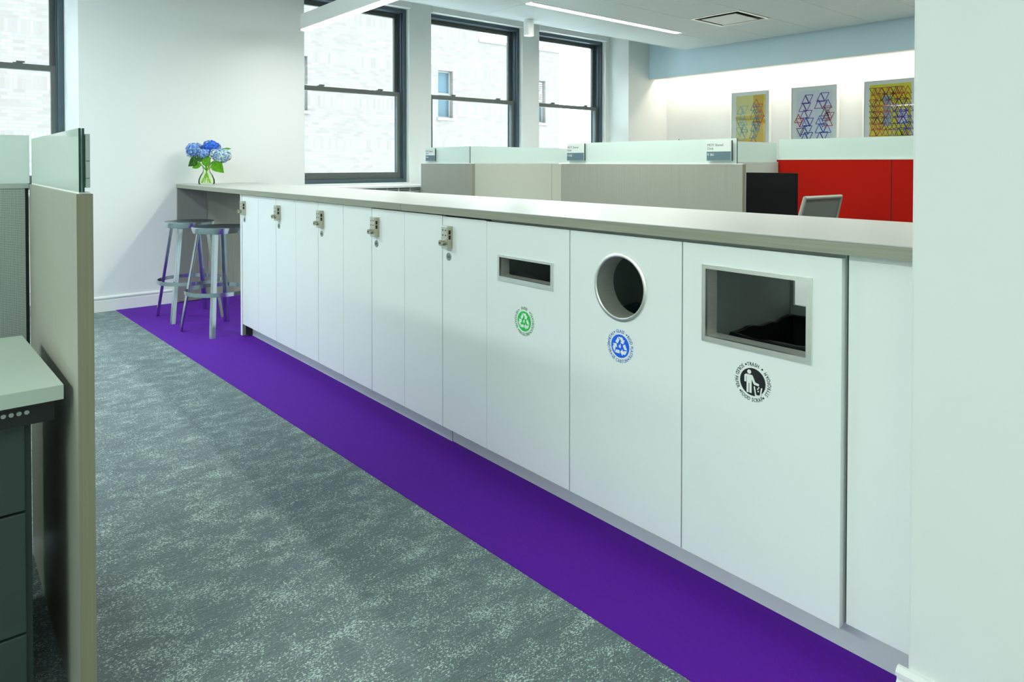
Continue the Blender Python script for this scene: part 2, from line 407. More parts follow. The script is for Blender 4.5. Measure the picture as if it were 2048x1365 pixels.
# window wall (with four window openings), pier and columns
WIN = {'B': (3.065, 4.552), 'C': (4.862, 6.232), 'A': (1.27, 2.752), 'D': (-2.23, -.742), 'E': (-4.1, -2.62)}
Z0, Z1, ZR = .985, 3.06, 2.055
holes = [(a, b, Z0, Z1) for a, b in WIN.values()]
struct('wall_window_side', wall_cells(bmesh.new(), -5.30, -4.985, (-5.0, 7.6), (0, 3.5), holes), M_wall)
pier = bmesh.new(); box(pier, -4.984, XP, -.742, 1.148, 0, 3.5, bev=.004)
struct('wall_pier', pier, M_wall)
struct('wall_far_corner', BX(-4.984, -4.60, 6.31, 7.56, 0, 3.5), M_wall)
struct('wall_art', BX(-4.599, 5.2, 7.235, 7.55, 0, 3.5), M_wall)
struct('wall_right', BX(1.538, 5.0, -.05, .72, .0, 3.5, bev=.006), M_wall)
struct('wall_east', BX(5.0, 5.2, -5.0, 7.23, 0, 3.5), M_wall)
struct('wall_south', BX(-5.3, 5.2, -5.2, -5.0, 0, 3.5), M_wall)
struct('ceiling_upper', BX(-5.3, 5.2, -5.2, 7.6, 3.5, 3.6), M_slab)
# lower suspended ceiling: slab with a perimeter gap, its field of tiles above the desks
ceil = struct('ceiling', BX(-3.875, 4.99, -4.99, 6.71, ZC+.012, ZC+.05), M_slab)
bm = bmesh.new()
for a in ((-3.895, -3.875, -4.99, 6.73), ): box(bm, a[0], a[1], a[2], a[3], ZC-.002, ZC+.07)
box(bm, -3.875, 4.99, 6.71, 6.73, ZC-.002, ZC+.07)
obj('edge_trim', bm, M_trimw, ceil)
gx = [-3.873]+[-3.82+.62*i for i in range(1, 12)]+[3.0]
gy = [1.73, 3.035, 4.385, 5.735, 6.708]
lamp_rect = (-3.205, -3.115, 3.04, 5.56)
vent_rect = (-2.575, -1.965, 4.97, 5.60)
tile_me = {}
gx = [-3.873, -3.20, -2.585, -1.945, -1.32, -.70, -.08, .54, 1.16, 1.78, 2.4, 3.02]
for i, (xa, xb) in enumerate(zip(gx, gx[1:])):
    for ya, yb in zip(gy, gy[1:]):
        segs = [(ya, yb)]
        if xa == -2.585 and ya < 5 < yb:  segs = [(ya, 4.965)]
        elif xa == -2.585 and ya > 5.7: segs = [(ya, yb)]
        g = .0025
        for (p, q) in segs:
            k = (round(xb-xa, 3), round(q-p, 3))
            if k not in tile_me:
                o = obj('ceiling_tile', BX(xa+g, xb-g, p+g, q-g, ZC, ZC+.0115, bev=.0015), M_tile)
                bmesh_off = Vector((xa, p, 0))
                for v in o.data.vertices: v.co -= bmesh_off
                tile_me[k] = o.data; o.location = (xa, p, 0); o.parent = ceil
            else:
                o = bpy.data.objects.new('ceiling_tile', tile_me[k]); COL.objects.link(o); o.parent = ceil; o.location = (xa, p, 0)
obj('ceiling_tile', BX(-2.5825, -1.9475, 5.605, 5.7325, ZC, ZC+.0115), M_tile, ceil)
# plain ceiling field for the rest
obj('ceiling_board', BX(-3.873, 3.02, -4.98, 1.726, ZC, ZC+.0115), M_slab, ceil)
obj('ceiling_board', BX(3.023, 4.985, -4.98, 6.70, ZC, ZC+.0115), M_slab, ceil)

# pale blue soffit over the art wall with its cove
so = struct('wall_soffit', BX(-4.598, 5.0, 6.79, 6.83, 2.50, 3.49), M_blue)
obj('soffit_lip', BX(-4.598, 4.99, 6.792, 6.90, 2.488, 2.502), M_trimw, so)
obj('cove_back', BX(-4.598, 4.99, 6.90, 6.915, 2.49, 2.53), M_trimw, so)
obj('cove_top', BX(-4.598, 4.99, 6.831, 7.233, 2.70, 2.72), M_wall, so)

# baseboards (moulded profile)
def baseboard(name, p0, p1, nrm, h=.125):
    """p0->p1 along the wall, nrm pointing into the room"""
    prof = [(0, 0), (.014, 0), (.014, h*.72), (.010, h*.76), (.011, h*.82), (.018, h*.86), (.018, h*.93), (.008, h), (0, h)]
    bm = bmesh.new(); rings = []
    for p in (p0, p1): rings.append([bm.verts.new((p[0]+nrm[0]*a, p[1]+nrm[1]*a, z)) for a, z in prof])
    n = len(prof)
    for i in range(n): bm.faces.new((rings[0][i], rings[0][(i+1) % n], rings[1][(i+1) % n], rings[1][i]))
    bm.faces.new(rings[0]); bm.faces.new(rings[1][::-1])
    return struct(name, bm, M_trimw)
baseboard('baseboard_pier', (XP, -.76, 0), (XP, -.045, 0), (1, 0))
baseboard('baseboard_right', (1.520, -.05, 0), (5.0, -.05, 0), (0, -1), .118)
baseboard('baseboard_art', (-4.6, 7.235, 0), (5.0, 7.235, 0), (0, -1))
baseboard('baseboard_window_side', (-4.984, -4.99, 0), (-4.984, -.76, 0), (1, 0))

# windows -----------------------------------------------------------------
def make_window(name, y0, y1):
    w = bpy.data.objects.new(name, None); COL.objects.link(w); w.location = (XW, (y0+y1)/2, Z0); w['kind'] = 'structure'
    d = .20
    fr = bmesh.new()
    box(fr, XW-d, XW, y0, y0+.045, Z0, Z1, .003); box(fr, XW-d, XW, y1-.045, y1, Z0, Z1, .003)
    box(fr, XW-d, XW, y0+.045, y1-.045, Z1-.045, Z1, .003); box(fr, XW-d, XW, y0+.045, y1-.045, Z0, Z0+.045, .003)
    # parting stops: the vertical ribs of the tracks
    for s in (0.03, 0.105, .17):
        for ya, yb in ((y0+.045, y0+.058), (y1-.058, y1-.045)): box(fr, XW-s-.010, XW-s, ya, yb, Z0+.045, Z1-.045)
    obj('window_frame', fr, M_winfr, w)
    def sash(xa, xb, za, zb, nm, m, bot, top):
        s = bmesh.new(); a, b = y0+.046, y1-.046; t = .048
        box(s, xa, xb, a, a+t, za, zb, .002); box(s, xa, xb, b-t, b, za, zb, .002)
        box(s, xa, xb, a+t, b-t, za, za+bot, .002); box(s, xa, xb, a+t, b-t, zb-top, zb, .002)
        o = obj(nm, s, m, w)
        obj('pane', BX((xa+xb)/2-.003, (xa+xb)/2+.003, a+t-.005, b-t+.005, za+bot-.005, zb-top+.005), M_pane, o)
        return o
    sash(XW-.165, XW-.120, ZR-.03, Z1-.046, 'upper_sash', M_winfr2, .05, .05)
    lo = sash(XW-.098, XW-.045, Z0+.046, ZR+.012, 'lower_sash', M_winfr2, .075, .052)
    for f in (.28, .78):
        y = y0+(y1-y0)*f; bm = bmesh.new()
        box(bm, XW-.095, XW-.06, y-.035, y+.035, ZR+.012, ZR+.022, .002); box(bm, XW-.088, XW-.07, y-.012, y+.05, ZR+.022, ZR+.036, .002)
        obj('sash_lock', bm, M_winfr2, w)
    return w
for i, k in enumerate(('D', 'A', 'B', 'C', 'E')): make_window('window_%d' % (i+1), *WIN[k])
# roller shade housings above the two far windows
for i, k in enumerate(('A', 'B', 'C')):
    y0, y1 = WIN[k]; bm = bmesh.new(); box(bm, -4.984, -4.955, y0-.005, y1+.012, Z1, 3.49, .003); struct('trim_%d' % (i+1), bm, M_trimw)

# window ledge with the radiator enclosure below
led = struct('window_ledge_sill', BX(-5.06, -4.60, 1.15, 6.30, .938, .962, bev=.003), M_trimw)
struct('window_ledge_sill_left', BX(-5.06, -4.70, -4.0, -.745, .938, .962, bev=.003), M_trimw)
rad = thing('radiator_cover', (-4.72, 3.7, 0), 'pale green-white radiator enclosure with slotted grille under the far window ledge', 'radiator cover')
obj('casing', BX(-4.984, -4.66, 1.16, 6.29, 0.0, .80), M_radi, rad)
obj('casing_back', BX(-4.984, -4.90, 1.16, 6.29, .80, .937), M_radi, rad)
bm = bmesh.new()
for k in range(5): box(bm, -4.672, -4.662, 1.16, 6.29, .810+k*.025, .822+k*.025)
obj('louver', bm, M_radi, rad)
for k in range(34):
    y = 1.2+k*.15; obj('grille_bar', BX(-4.664, -4.652, y, y+.012, .80, .937), M_trimw, rad)

# neighbouring building ------------------------------------------------------
nb = thing('neighbor_building', (-16.5, 5, -8), 'pale brick building across the street, seen through the office windows', 'building')
fh = []
ywins = [(6.35-.62, 6.35), (10.67, 11.24), (14.72, 15.30), (1.4, 2.0), (-3.3, -2.7)]
for (a, b) in ywins: fh.append((a, b, 2.65, 4.15)); fh.append((a, b, -1.2, .3))
bm = wall_cells(bmesh.new(), -16.4, -16.0, (-22, 12.276), (-8, 9.5), fh)
wall_cells(bm, -16.4, -16.0, (12.276, 15.975), (-8, 5.22), fh)
box(bm, -20, -16.4, -22, 12.27, -8, 9.4); box(bm, -20, -16.4, 12.276, 15.97, -8, 5.15)
obj('wall', bm, M_brick, nb)
obj('coping', BX(-16.42, -15.96, 12.28, 16.0, 5.22, 5.30), M_facfr, nb)
for (a, b) in ywins:
    for z in (2.65, -1.2):
        f = bmesh.new(); t = .05
        box(f, -16.24, -16.16, a, a+t, z, z+1.5); box(f, -16.24, -16.16, b-t, b, z, z+1.5); box(f, -16.24, -16.16, a+t, b-t, z, z+t); box(f, -16.24, -16.16, a+t, b-t, z+1.45, z+1.5)
        box(f, -16.24, -16.16, a+t, b-t, z+.74, z+.80)
        fo = obj('window', f, M_facfr, nb); obj('pane', BX(-16.22, -16.20, a+t, b-t, z+t, z+1.45), M_facwin, fo)
        obj('window_sill', BX(-16.2, -15.94, a-.05, b+.05, z-.08, z), M_facfr, nb)
bm = bmesh.new()
for k in range(9): box(bm, -16.17, -16.13, 14.77, 15.25, 3.45+k*.075, 3.49+k*.075)
obj('blind', bm, M_trimw, nb)

# ================================================================ COUNTER
FT = .3048
jx = {i: (i-9)*FT for i in range(10)}; jx.update({10: .4572, 11: .9144, 12: 1.3716})
ZB, ZD, ZT = .100, .992, 1.033       # door bottom, door top, worktop top
# worktop in two lengths
def wtop(x0, x1, label):
    t = thing('worktop', ((x0+x1)/2, .315, 1.0), label, 'countertop', 'lengths of the long counter top')
    obj('top_surface', BX(x0+.0006, x1-.0006, -.0225, .655, ZT-.0035, ZT, bev=.0008), M_woodtop_glare, t)
    obj('core', BX(x0+.0006, x1-.0006, -.0222, .6545, 1.0, ZT-.0037), M_woodx, t)
wtop(XP+.002, -.605, 'pale grey oak worktop length over the stool nook and first lockers, flower vase on it')
wtop(-.604, 1.535, 'pale grey oak worktop length over the waste bin cabinets, ending at the right wall')

def cabinet_body(bm, x0, x1, back=True):
    t = .018
    box(bm, x0+.0005, x0+t, .022, .60, ZB, .994); box(bm, x1-t, x1-.0005, .022, .60, ZB, .994)
    box(bm, x0+t, x1-t, .022, .60, ZB, ZB+t); box(bm, x0+t, x1-t, .022, .60, .978, .994)
    if back: box(bm, x0+t, x1-t, .588, .60, ZB+t, .978)
    return bm
def seat_lock(cab, x, n):
    """keypad lock on a locker door: plate, buttons, slots, turn knob"""
    y = 0.0
    lk = obj('keypad_lock', BX(x, x+.044, -.026, y, .858, .953, bev=.002), M_nickelf, cab, label='satin nickel keypad lock')
    obj('lock_side', BX(x+.0435, x+.046, -.0255, y, .8585, .9525), M_nickel, lk)
    for i in range(2):
        for j in range(2):
            bm = bmesh.new(); cyl_y(bm, x+.013+i*.020, .936-j*.021, -.0275, -.0262, .0026, 10); obj('button', bm, M_black, lk)
    for j in range(2): obj('slot', BX(x+.0455, x+.0468, -.020, -.010, .898+j*.021, .915+j*.021), M_black, lk)
    bm = bmesh.new(); cyl_y(bm, x+.020, .884, -.033, -.026, .0125, 20); cyl_y(bm, x+.020, .884, -.038, -.033, .0105, 20); cyl_y(bm, x+.020, .884, -.046, -.038, .0125, 20)
    obj('turn_knob', bm, M_nickel, lk, True)
    bm = bmesh.new(); cyl_y(bm, x+.020, .884, -.0472, -.046, .004, 10); obj('keyhole', bm, M_black, lk)
    bm = bmesh.new(); cyl_y(bm, x+.020, .823, -.0022, 0, .0165, 28)
    d = obj('number_disc', bm, M_disc, cab)
    bm, w = text_bm(n, .014, lambda c: (0, 0, 0)); bm.free()
    bm, _ = text_bm(n, .014, lambda c: (x+.020-w/2+c.x, -.0026-c.z, .818+c.y)); obj('disc_number', bm, M_ink, d)

LK = [(0, 1, 2, 'first white locker cabinet, at the stools end of the counter', '202'),
      (2, 3, 4, 'white two-door locker cabinet second from the stools', '203'),
      (4, 5, 6, 'middle white locker cabinet, two locker cabinets either side along the counter', '204'),
      (6, 7, 8, 'white two-door locker cabinet below the worktop seam, left of the single-door one', '205'),
      (8, 9, None, 'narrow single-door white locker cabinet left of the paper recycling slot', '206')]
for a, b, c, lab, num in LK:
    x0 = jx[a]; x1 = jx[c] if c else jx[b]
    t = thing('locker_cabinet', ((x0+x1)/2, .3, ZB), lab, 'locker', 'locker cabinets under the counter')
    obj('body', cabinet_body(bmesh.new(), x0, x1), M_carc, t)
    g = .0022; top = .996 if c else .990
    if a == 6: top = .993
    obj('door', BX(x0+g, jx[b]-g*(.5 if c else 1), 0, .0195, ZB-.006, top, bev=.0008), M_white, t)
    if c: obj('door', BX(jx[b]+g*.5, x1-g, 0, .0195, ZB-.006, top, bev=.0008), M_white, t)
    seat_lock(t, x0+.028, num)

# circular lettering and pictograms ------------------------------------------
def ring_text(words, cx, cz, r, size, y, m, parent, name='ring_lettering'):
    """words: list of (text, centre angle in degrees clockwise from top, inward) spread round a circle, facing -y"""
    bm = bmesh.new()
    for s, ang, flip in words:
        # measure glyph advances
        ws = []
        for ch in s:
            if ch == ' ': ws.append(size*.30); continue
            tmp, w = text_bm(ch, size, lambda c: (c.x, c.y, c.z)); tmp.free(); ws.append(w*.74+size*.09)
        total = sum(ws); rr = r if not flip else r+size*.70
        a = math.radians(ang)+(-1 if not flip else 1)*total/2/(r+size*.35)
        for ch, w in zip(s, ws):
            step = w/(r+size*.35)*(1 if not flip else -1); am = a+step/2; a += step
            if ch == ' ': continue
            er = (math.sin(am), math.cos(am)); et = (math.cos(am), -math.sin(am))
            if flip: er2 = (-er[0], -er[1]); et2 = (-et[0], -et[1])
            else: er2, et2 = er, et
            ww = w-size*.09
            def f(c, er=er, er2=er2, et2=et2, ww=ww, rr=rr):
                u = c.x*.74-ww/2-.0006; v = c.y
                return (cx+er[0]*rr+er2[0]*v+et2[0]*u, y-.0004-c.z, cz+er[1]*rr+er2[1]*v+et2[1]*u)
            if ch == '*':
                cyl_y(bm, cx+er[0]*(r+size*.35), cz+er[1]*(r+size*.35), y-.0008, y, size*.17, 12)
            else: text_bm(ch, size, f, bm=bm)
    return obj(name, bm, m, parent)
def poly_y(bm, pts, y0, y1):
    a = [bm.verts.new((p[0], y0, p[1])) for p in pts]; b = [bm.verts.new((p[0], y1, p[1])) for p in pts]
    bm.faces.new(a); bm.faces.new(b[::-1]); n = len(pts)
    for i in range(n): bm.faces.new((a[i], a[(i+1) % n], b[(i+1) % n], b[i]))
def recycle_arrows(cx, cz, R, y, m, parent):
    bm = bmesh.new()
    A = [(-.55, .36), (-.24, .84), (-.08, .56), (-.28, .22)]                               # folded band on the upper left
    Bp = [(-.17, .86), (.26, .86), (.42, .60), (.56, .68), (.40, .26), (.02, .36), (.16, .45), (.06, .62), (.0, .62)]  # arrow over the top
    for k in range(3):
        th = math.radians(-120*k); c, s = math.cos(th), math.sin(th)
        for P in (A, Bp):
            poly_y(bm, [(cx+R*.95*(p[0]*c-p[1]*s), cz+R*.95*(p[0]*s+p[1]*c)-R*.02) for p in P], y-.0006, y)
    box(bm, cx-R*.12, cx-R*.03, y-.0006, y, cz-R*.14, cz+R*.10); box(bm, cx+R*.01, cx+R*.09, y-.0006, y, cz-R*.16, cz+R*.20)
    return obj('recycling_arrows', bm, m, parent)

BIN = [(9, 10, 'white bin cabinet with a narrow steel paper slot and green recycling emblem'),
       (10, 11, 'white bin cabinet with round steel opening and blue recycling emblem'),
       (11, 12, 'white bin cabinet with wide rectangular steel opening and black trash emblem')]
cabs = []
for i, (a, b, lab) in enumerate(BIN):
    x0, x1 = jx[a], jx[b]
    t = thing('bin_cabinet', ((x0+x1)/2, .3, ZB), lab, 'cabinet', 'waste bin cabinets under the counter'); cabs.append(t)
    body = cabinet_body(bmesh.new(), x0, x1, back=(i != 2))
    if i == 2: holed_plate(body, (x0+.018, x1-.018, ZB+.018, .978), rect_loop(.942, 1.30, .732, .905), .588, .60)
    obj('body', body, M_in if i != 2 else M_in, t)
    bm = bmesh.new(); g = .0022
    if i == 0: hole = rect_loop(.080, .370, .778, .862)
    elif i == 1: hole = [(.680+.098*math.cos(2*math.pi*k/72), .824+.098*math.sin(2*math.pi*k/72)) for k in range(72)]
    else: hole = rect_loop(.990, 1.290, .725, .926)
    holed_plate(bm, (x0+g, x1-g, ZB-.004, .988), hole, -.002, .0195)
    obj('door', bm, M_white, t)
    fr = bmesh.new()
    if i == 0:
        holed_plate(fr, (.072, .378, .768, .867), rect_loop(.083, .365, .786, .858, .002), -.006, .004)
        f = obj('port_frame', fr, M_steelrim, t, label='brushed steel slot frame')
        sl = bmesh.new(); holed_plate(sl, (.0815, .3665, .7845, .8595), rect_loop(.083, .365, .786, .858, .002), .0041, .045); obj('port_sleeve', sl, M_steel, f)
    elif i == 1:
        n = 96; prof = [(.0955, .0), (.0955, -.006), (.0985, -.0085), (.1035, -.0085), (.1075, -.006), (.1085, -.002), (.1085, -.0015)]
        rings = [[fr.verts.new((.680+r*math.cos(2*math.pi*k/n), yy, .824+r*math.sin(2*math.pi*k/n))) for k in range(n)] for r, yy in prof]
        rings.append([fr.verts.new((.680+.0955*math.cos(2*math.pi*k/n), .07, .824+.0955*math.sin(2*math.pi*k/n))) for k in range(n)])
        for p, q in list(zip(rings[:-1], rings[1:-1])):
            for k in range(n): fr.faces.new((p[k], p[(k+1) % n], q[(k+1) % n], q[k]))
        f = obj('port_ring', fr, M_steelrim, t, True, label='round polished steel ring')
        tb = bmesh.new()
        for k in range(n):
            pass
        r0 = [[tb.verts.new((.680+r*math.cos(2*math.pi*k/n), yy, .824+r*math.sin(2*math.pi*k/n))) for k in range(n)] for r, yy in ((.0954, -.004), (.0954, .075), (.0970, .075), (.0970, .003))]
        for p, q in zip(r0, r0[1:]+r0[:1]):
            for k in range(n): tb.faces.new((p[k], p[(k+1) % n], q[(k+1) % n], q[k]))
        obj('port_sleeve', tb, M_steel, f, True)
    else:
        holed_plate(fr, (.983, 1.298, .717, .932), rect_loop(.995, 1.284, .732, .921, .002), -.007, .004)
        f = obj('port_frame', fr, M_steelrim, t, label='wide brushed steel frame')
        sl = bmesh.new(); holed_plate(sl, (.9925, 1.2865, .7295, .9235), rect_loop(.995, 1.284, .732, .921, .002), .0041, .050); obj('port_sleeve', sl, M_steel, f)
# decals
def decal(cab, cx, cz, R, mdisc, mtxt, words, size, kind, lab):
    bm = bmesh.new(); cyl_y(bm, cx, cz, -.0032, -.002, R, 64)
    d = obj('emblem_disc', bm, mdisc, cab, label=lab)
    ring_text(words, cx, cz, R+.0058, size, -.002, mtxt, d)
    if kind == 'rec': recycle_arrows(cx, cz, R, -.0032, M_whitev, d)
    return d
decal(cabs[0], .2235, .636, .0365, M_green, M_greenl,
      [('PAPER', 0, False), ('*', 40, False), ('CARDBOARD', 90, True), ('*', 138, False), ('MAGAZINE', 180, True), ('*', 222, False), ('NEWSPAPER', 271, True), ('*', 320, False)], .0158, 'rec', 'green recycling emblem')
decal(cabs[1], .6815, .638, .0365, M_bluev, M_bluel,
      [('GLASS', 0, False), ('*', 33, False), ('RIGID PLASTIC', 86, False), ('*', 136, False), ('BEVERAGE CARTON', 208, True), ('*', 277, False), ('METAL', 302, False), ('*', 329, False)], .0150, 'rec', 'blue recycling emblem')
d3 = decal(cabs[2], 1.1385, .636, .0365, M_blackv, M_blackv,
      [('TRASH', 1, False), ('*', 35, False), ('STYROFOAM', 87, True), ('*', 139, False), ('FOOD SCRAP', 184, True), ('*', 229, False), ('SOILED PAPER', 282, True), ('*', 335, False)], .0141, 'trash', 'black trash emblem')
bm = bmesh.new(); cx, cz, R, y = 1.1385, .636, .0365, -.0032
def P(*pts): poly_y(bm, [(cx+p[0]*R, cz+p[1]*R) for p in pts], y-.0006, y)
cyl_y(bm, cx-.26*R, cz+.70*R, y-.0006, y, .155*R, 24)
P((-.52, .50), (-.02, .50), (.05, .40), (.22, .02), (.52, -.04), (.50, -.20), (.12, -.16), (-.06, .18), (-.06, -.82), (-.24, -.82), (-.24, -.12), (-.30, -.12), (-.30, -.82), (-.46, -.82), (-.46, .34), (-.50, .34), (-.50, -.08), (-.64, -.08), (-.64, .40))
P((.10, -.28), (.20, -.28), (.30, -.86), (.58, -.86), (.68, -.28), (.78, -.28), (.66, -.96), (.22, -.96))
for p in ((.50, -.30), (.42, -.42), (.46, -.58)): cyl_y(bm, cx+p[0]*R, cz+p[1]*R, y-.0006, y, .055*R, 10)
obj('litter_figure', bm, M_whitev, d3)

# the bins inside
for (x0, x1, m, nm, lab) in ((.03, .43, M_liner, 'waste_bin', 'dark paper bin with liner inside the slot cabinet'),
                             (.485, .885, M_clearbag, 'waste_bin', 'bin with clear plastic liner inside the round opening'),
                             (.945, 1.345, M_liner, 'waste_bin', 'black bin with shiny liner inside the wide opening')):
    b = thing(nm, ((x0+x1)/2, .4, .12), lab, 'trash bin', 'bins inside the counter cabinets')
    bm = bmesh.new(); y0, y1, zt = .205, .575, .69
    box(bm, x0, x0+.006, y0, y1, .12, zt); box(bm, x1-.006, x1, y0, y1, .12, zt); box(bm, x0, x1, y0, y0+.006, .12, zt); box(bm, x0, x1, y1-.006, y1, .12, zt); box(bm, x0, x1, y0, y1, .12, .126)
    obj('tub', bm, M_black, b)
    bm = bmesh.new(); N = 96; loops = []
    def rp(k, off):
        s = k/N*4; q = int(s) % 4; u = s-int(s); xa, xb, ya, yb = x0-off, x1+off, y0-off, y1+off
        return [(xa+(xb-xa)*u, ya), (xb, ya+(yb-ya)*u), (xb-(xb-xa)*u, yb), (xa, yb-(yb-ya)*u)][q]
    rnd = random.Random(hash(lab) % 99 if False else int(x0*100))
    f1, f2 = rnd.uniform(0, 6), rnd.uniform(0, 6)
    wob = [.0045*math.sin(k/N*math.tau*5+f1)+.003*math.sin(k/N*math.tau*13+f2)+rnd.uniform(-.0012, .0012) for k in range(N)]
    for off, z, wz in ((.004, zt-.05, .9), (.005, zt, .5), (.002, zt+.010, .8), (-.008, zt+.008, .8), (-.012, zt-.05, .4), (-.03, zt-.22, .6), (-.05, zt-.34, .3)):
        loops.append([bm.verts.new((*rp(k, off), z+wob[k]*wz)) for k in range(N)])
    for p, q in zip(loops, loops[1:]):
        for k in range(N): bm.faces.new((p[k], p[(k+1) % N], q[(k+1) % N], q[k]))
    bm.faces.new(loops[-1]); obj('bin_liner', bm, m, b, True)

# end panels, filler and toe kick
e = thing('counter_end_panel', (-2.78, .3, 0), 'thin white-edged upright panel beside the two stools', 'panel')
obj('panel', BX(jx[0]-.032, jx[0]-.002, .001, .60, .012, .998), M_woodz, e)
obj('edge_band', BX(jx[0]-.032, jx[0]-.002, -.002, .0008, .012, .998), M_white, e)
bm = bmesh.new(); cyl = lathe([(0, 0), (.014, 0), (.014, .005), (.006, .006), (.006, .012), (0, .012)], 16, (jx[0]-.017, .055, 0)); obj('leveling_foot', cyl, M_black, e)
obj('leg_return', BX(jx[0]-.0018, jx[0]+.002, .022, .075, .012, .094), M_dark, e)
tag(obj('filler_panel', BX(jx[12]+.006, 1.535, .016, .034, ZB+.004, .998, bev=.0008), M_white), 'plain white filler panel between the trash cabinet and the right wall', 'panel')
tag(obj('toe_kick', BX(jx[0]+.004, -.331, .068, .084, .003, ZB-.002), M_toe), 'recessed pale toe kick board under the locker doors', 'toe kick', 'toe kick boards under the counter')
tag(obj('toe_kick', BX(-.329, 1.535, .072, .088, .003, ZB-.0002), M_toe), 'recessed pale toe kick board under the bin cabinets', 'toe kick', 'toe kick boards under the counter')
# stool nook side panels against the pier
tag(obj('nook_side_panel', BX(XP+.001, XP+.028, -.018, .225, .012, .9995), M_woodnook), 'grey oak upright panel against the wall behind the stools, front piece', 'panel')
tag(obj('nook_back_panel', BX(XP+.001, XP+.022, .2255, .645, .012, .9995), M_woodz), 'lighter grey oak panel against the wall deeper in the stool nook', 'panel')

# ================================================================ STOOLS
def make_stool():
    t = thing('bar_stool', (0, 0, 0), 'polished aluminium backless bar stool nearer the white end panel', 'stool', 'aluminium bar stools at the counter')
    R = .186; H = .755
    prof = [(0, H-.012), (.10, H-.010), (.155, H-.004), (R-.008, H), (R-.003, H-.0005), (R, H-.003), (R-.002, H-.018), (R-.010, H-.043), (R-.014, H-.044), (R-.015, H-.040), (R-.02, H-.012), (0, H-.020)]
    top = lathe(prof[:4], 72); obj('seat', top, M_aluseat, t, True)
    obj('seat_rim', lathe(prof[3:], 72), M_alu, t, True)
    for k in range(4):
        a = math.radians(45+90*k); d = Vector((math.cos(a), math.sin(a), 0)); s = Vector((-math.sin(a), math.cos(a), 0))
        p0 = d*.140+Vector((0, 0, H-.03)); p1 = d*.262
        bm = bmesh.new(); rings = []
        for f, w, th in ((0, .021, .012), (.35, .020, .012), (.6, .020, .013), (.8, .021, .013), (1, .021, .011)):
            c = p0.lerp(p1, f)
            # v-shaped section: ridge outwards, hollow inwards
            sec = [(-w, -.002), (0, th), (w, -.002), (w-.004, -.007), (0, th-.009), (-w+.004, -.007)]
            rings.append([bm.verts.new(c+s*u+d*v) for u, v in sec])
        for p, q in zip(rings, rings[1:]):
            for i in range(6): bm.faces.new((p[i], p[(i+1) % 6], q[(i+1) % 6], q[i]))
        bm.faces.new(rings[0]); bm.faces.new(rings[-1][::-1])
        for v in bm.verts:
            if v.co.z < .0: v.co.z = 0
        obj('leg', bm, M_alu, t)
    bm = bmesh.new(); n = 80; zr = .292; rr = .2300
    sec = [(rr-.003, zr-.014), (rr+.003, zr-.014), (rr+.004, zr+.014), (rr-.004, zr+.014)]
    rings = [[bm.verts.new((r*math.cos(2*math.pi*k/n), r*math.sin(2*math.pi*k/n), z)) for k in range(n)] for r, z in sec]
    for p, q in zip(rings, rings[1:]+rings[:1]):
        for k in range(n): bm.faces.new((p[k], p[(k+1) % n], q[(k+1) % n], q[k]))
    obj('foot_ring', bm, M_alu, t, True)
    return t
st = make_stool(); st.location = (-3.06, -.055, .003); st.rotation_euler = (0, 0, math.radians(17))
st2 = st.copy(); COL.objects.link(st2); st2.location = (-3.665, -.095, .003); st2.rotation_euler = (0, 0, math.radians(3))
st2['label'] = 'polished aluminium backless bar stool nearer the wall, partly behind the other stool'
for ch in list(st.children):
    c = ch.copy(); COL.objects.link(c); c.parent = st2

# ================================================================ FLOWERS
VX, VY = -4.06, .155
v = thing('glass_vase', (VX, VY, ZT), 'clear glass vase with green stems, against the wall on the counter', 'vase')
prof = [(0, .001), (.060, .001), (.066, .012), (.064, .04), (.050, .075), (.030, .105), (.026, .125), (.034, .15), (.032, .15), (.024, .125), (.028, .105), (.048, .073), (.061, .04), (.062, .014), (0, .008)]
obj('glass_body', lathe(prof, 40, (VX, VY, ZT)), M_vase, v, True)
bq = thing('hydrangea_bouquet', (VX, VY, ZT+.01), 'bunch of blue hydrangeas with green leaves in the glass vase', 'flowers')
# camera-facing frame for arranging the bunch: r = to the right in the photo, f = away
rr_ = Vector((rt.x, rt.y, 0)).normalized(); ff_ = Vector((-rt.y, rt.x, 0)).normalized()
def at(r, f, z): return Vector((VX, VY, ZT))+rr_*r+ff_*f+Vector((0, 0, z))
heads = [(-.100, .0, .295, .070, M_petA), (.030, .03, .315, .072, M_petB), (.135, -.01, .245, .075, M_petC), (.0, -.05, .262, .048, M_petA), (-.03, .08, .29, .05, M_petC), (.085, -.03, .262, .045, M_petC), (-.125, .01, .262, .045, M_petC)]
for (r, f, z, R, m) in heads:
    c = at(r, f, z); bm = bmesh.new(); rnd = random.Random(int(r*1000)+500)
    nfl = int(190*(R/.07)**2)
    for i in range(nfl):
        zz = 1-2*(i+.5)/nfl; ph = i*2.39996; q = Vector((math.sqrt(1-zz*zz)*math.cos(ph), math.sqrt(1-zz*zz)*math.sin(ph), zz*.82))
        nrm = (q+Vector((rnd.uniform(-.35, .35), rnd.uniform(-.35, .35), rnd.uniform(-.35, .35)))).normalized()
        p = c+q*R*rnd.uniform(.86, 1.06); a = nrm.orthogonal().normalized(); b2 = nrm.cross(a); ro = rnd.uniform(0, 1.5); s = rnd.uniform(.0085, .0125)
        for k in range(4):
            th = ro+k*math.pi/2; d = a*math.cos(th)+b2*math.sin(th); e2 = nrm.cross(d)
            pts = [p, p+d*s*.6+e2*s*.5+nrm*s*.15, p+d*s*1.15+nrm*s*.1, p+d*s*.6-e2*s*.5+nrm*s*.15]
            bm.faces.new([bm.verts.new(x) for x in pts])
    bmesh.ops.create_icosphere(bm, subdivisions=2, radius=R*.8, matrix=Matrix.Translation(c))
    obj('flower_head', bm, m, bq)
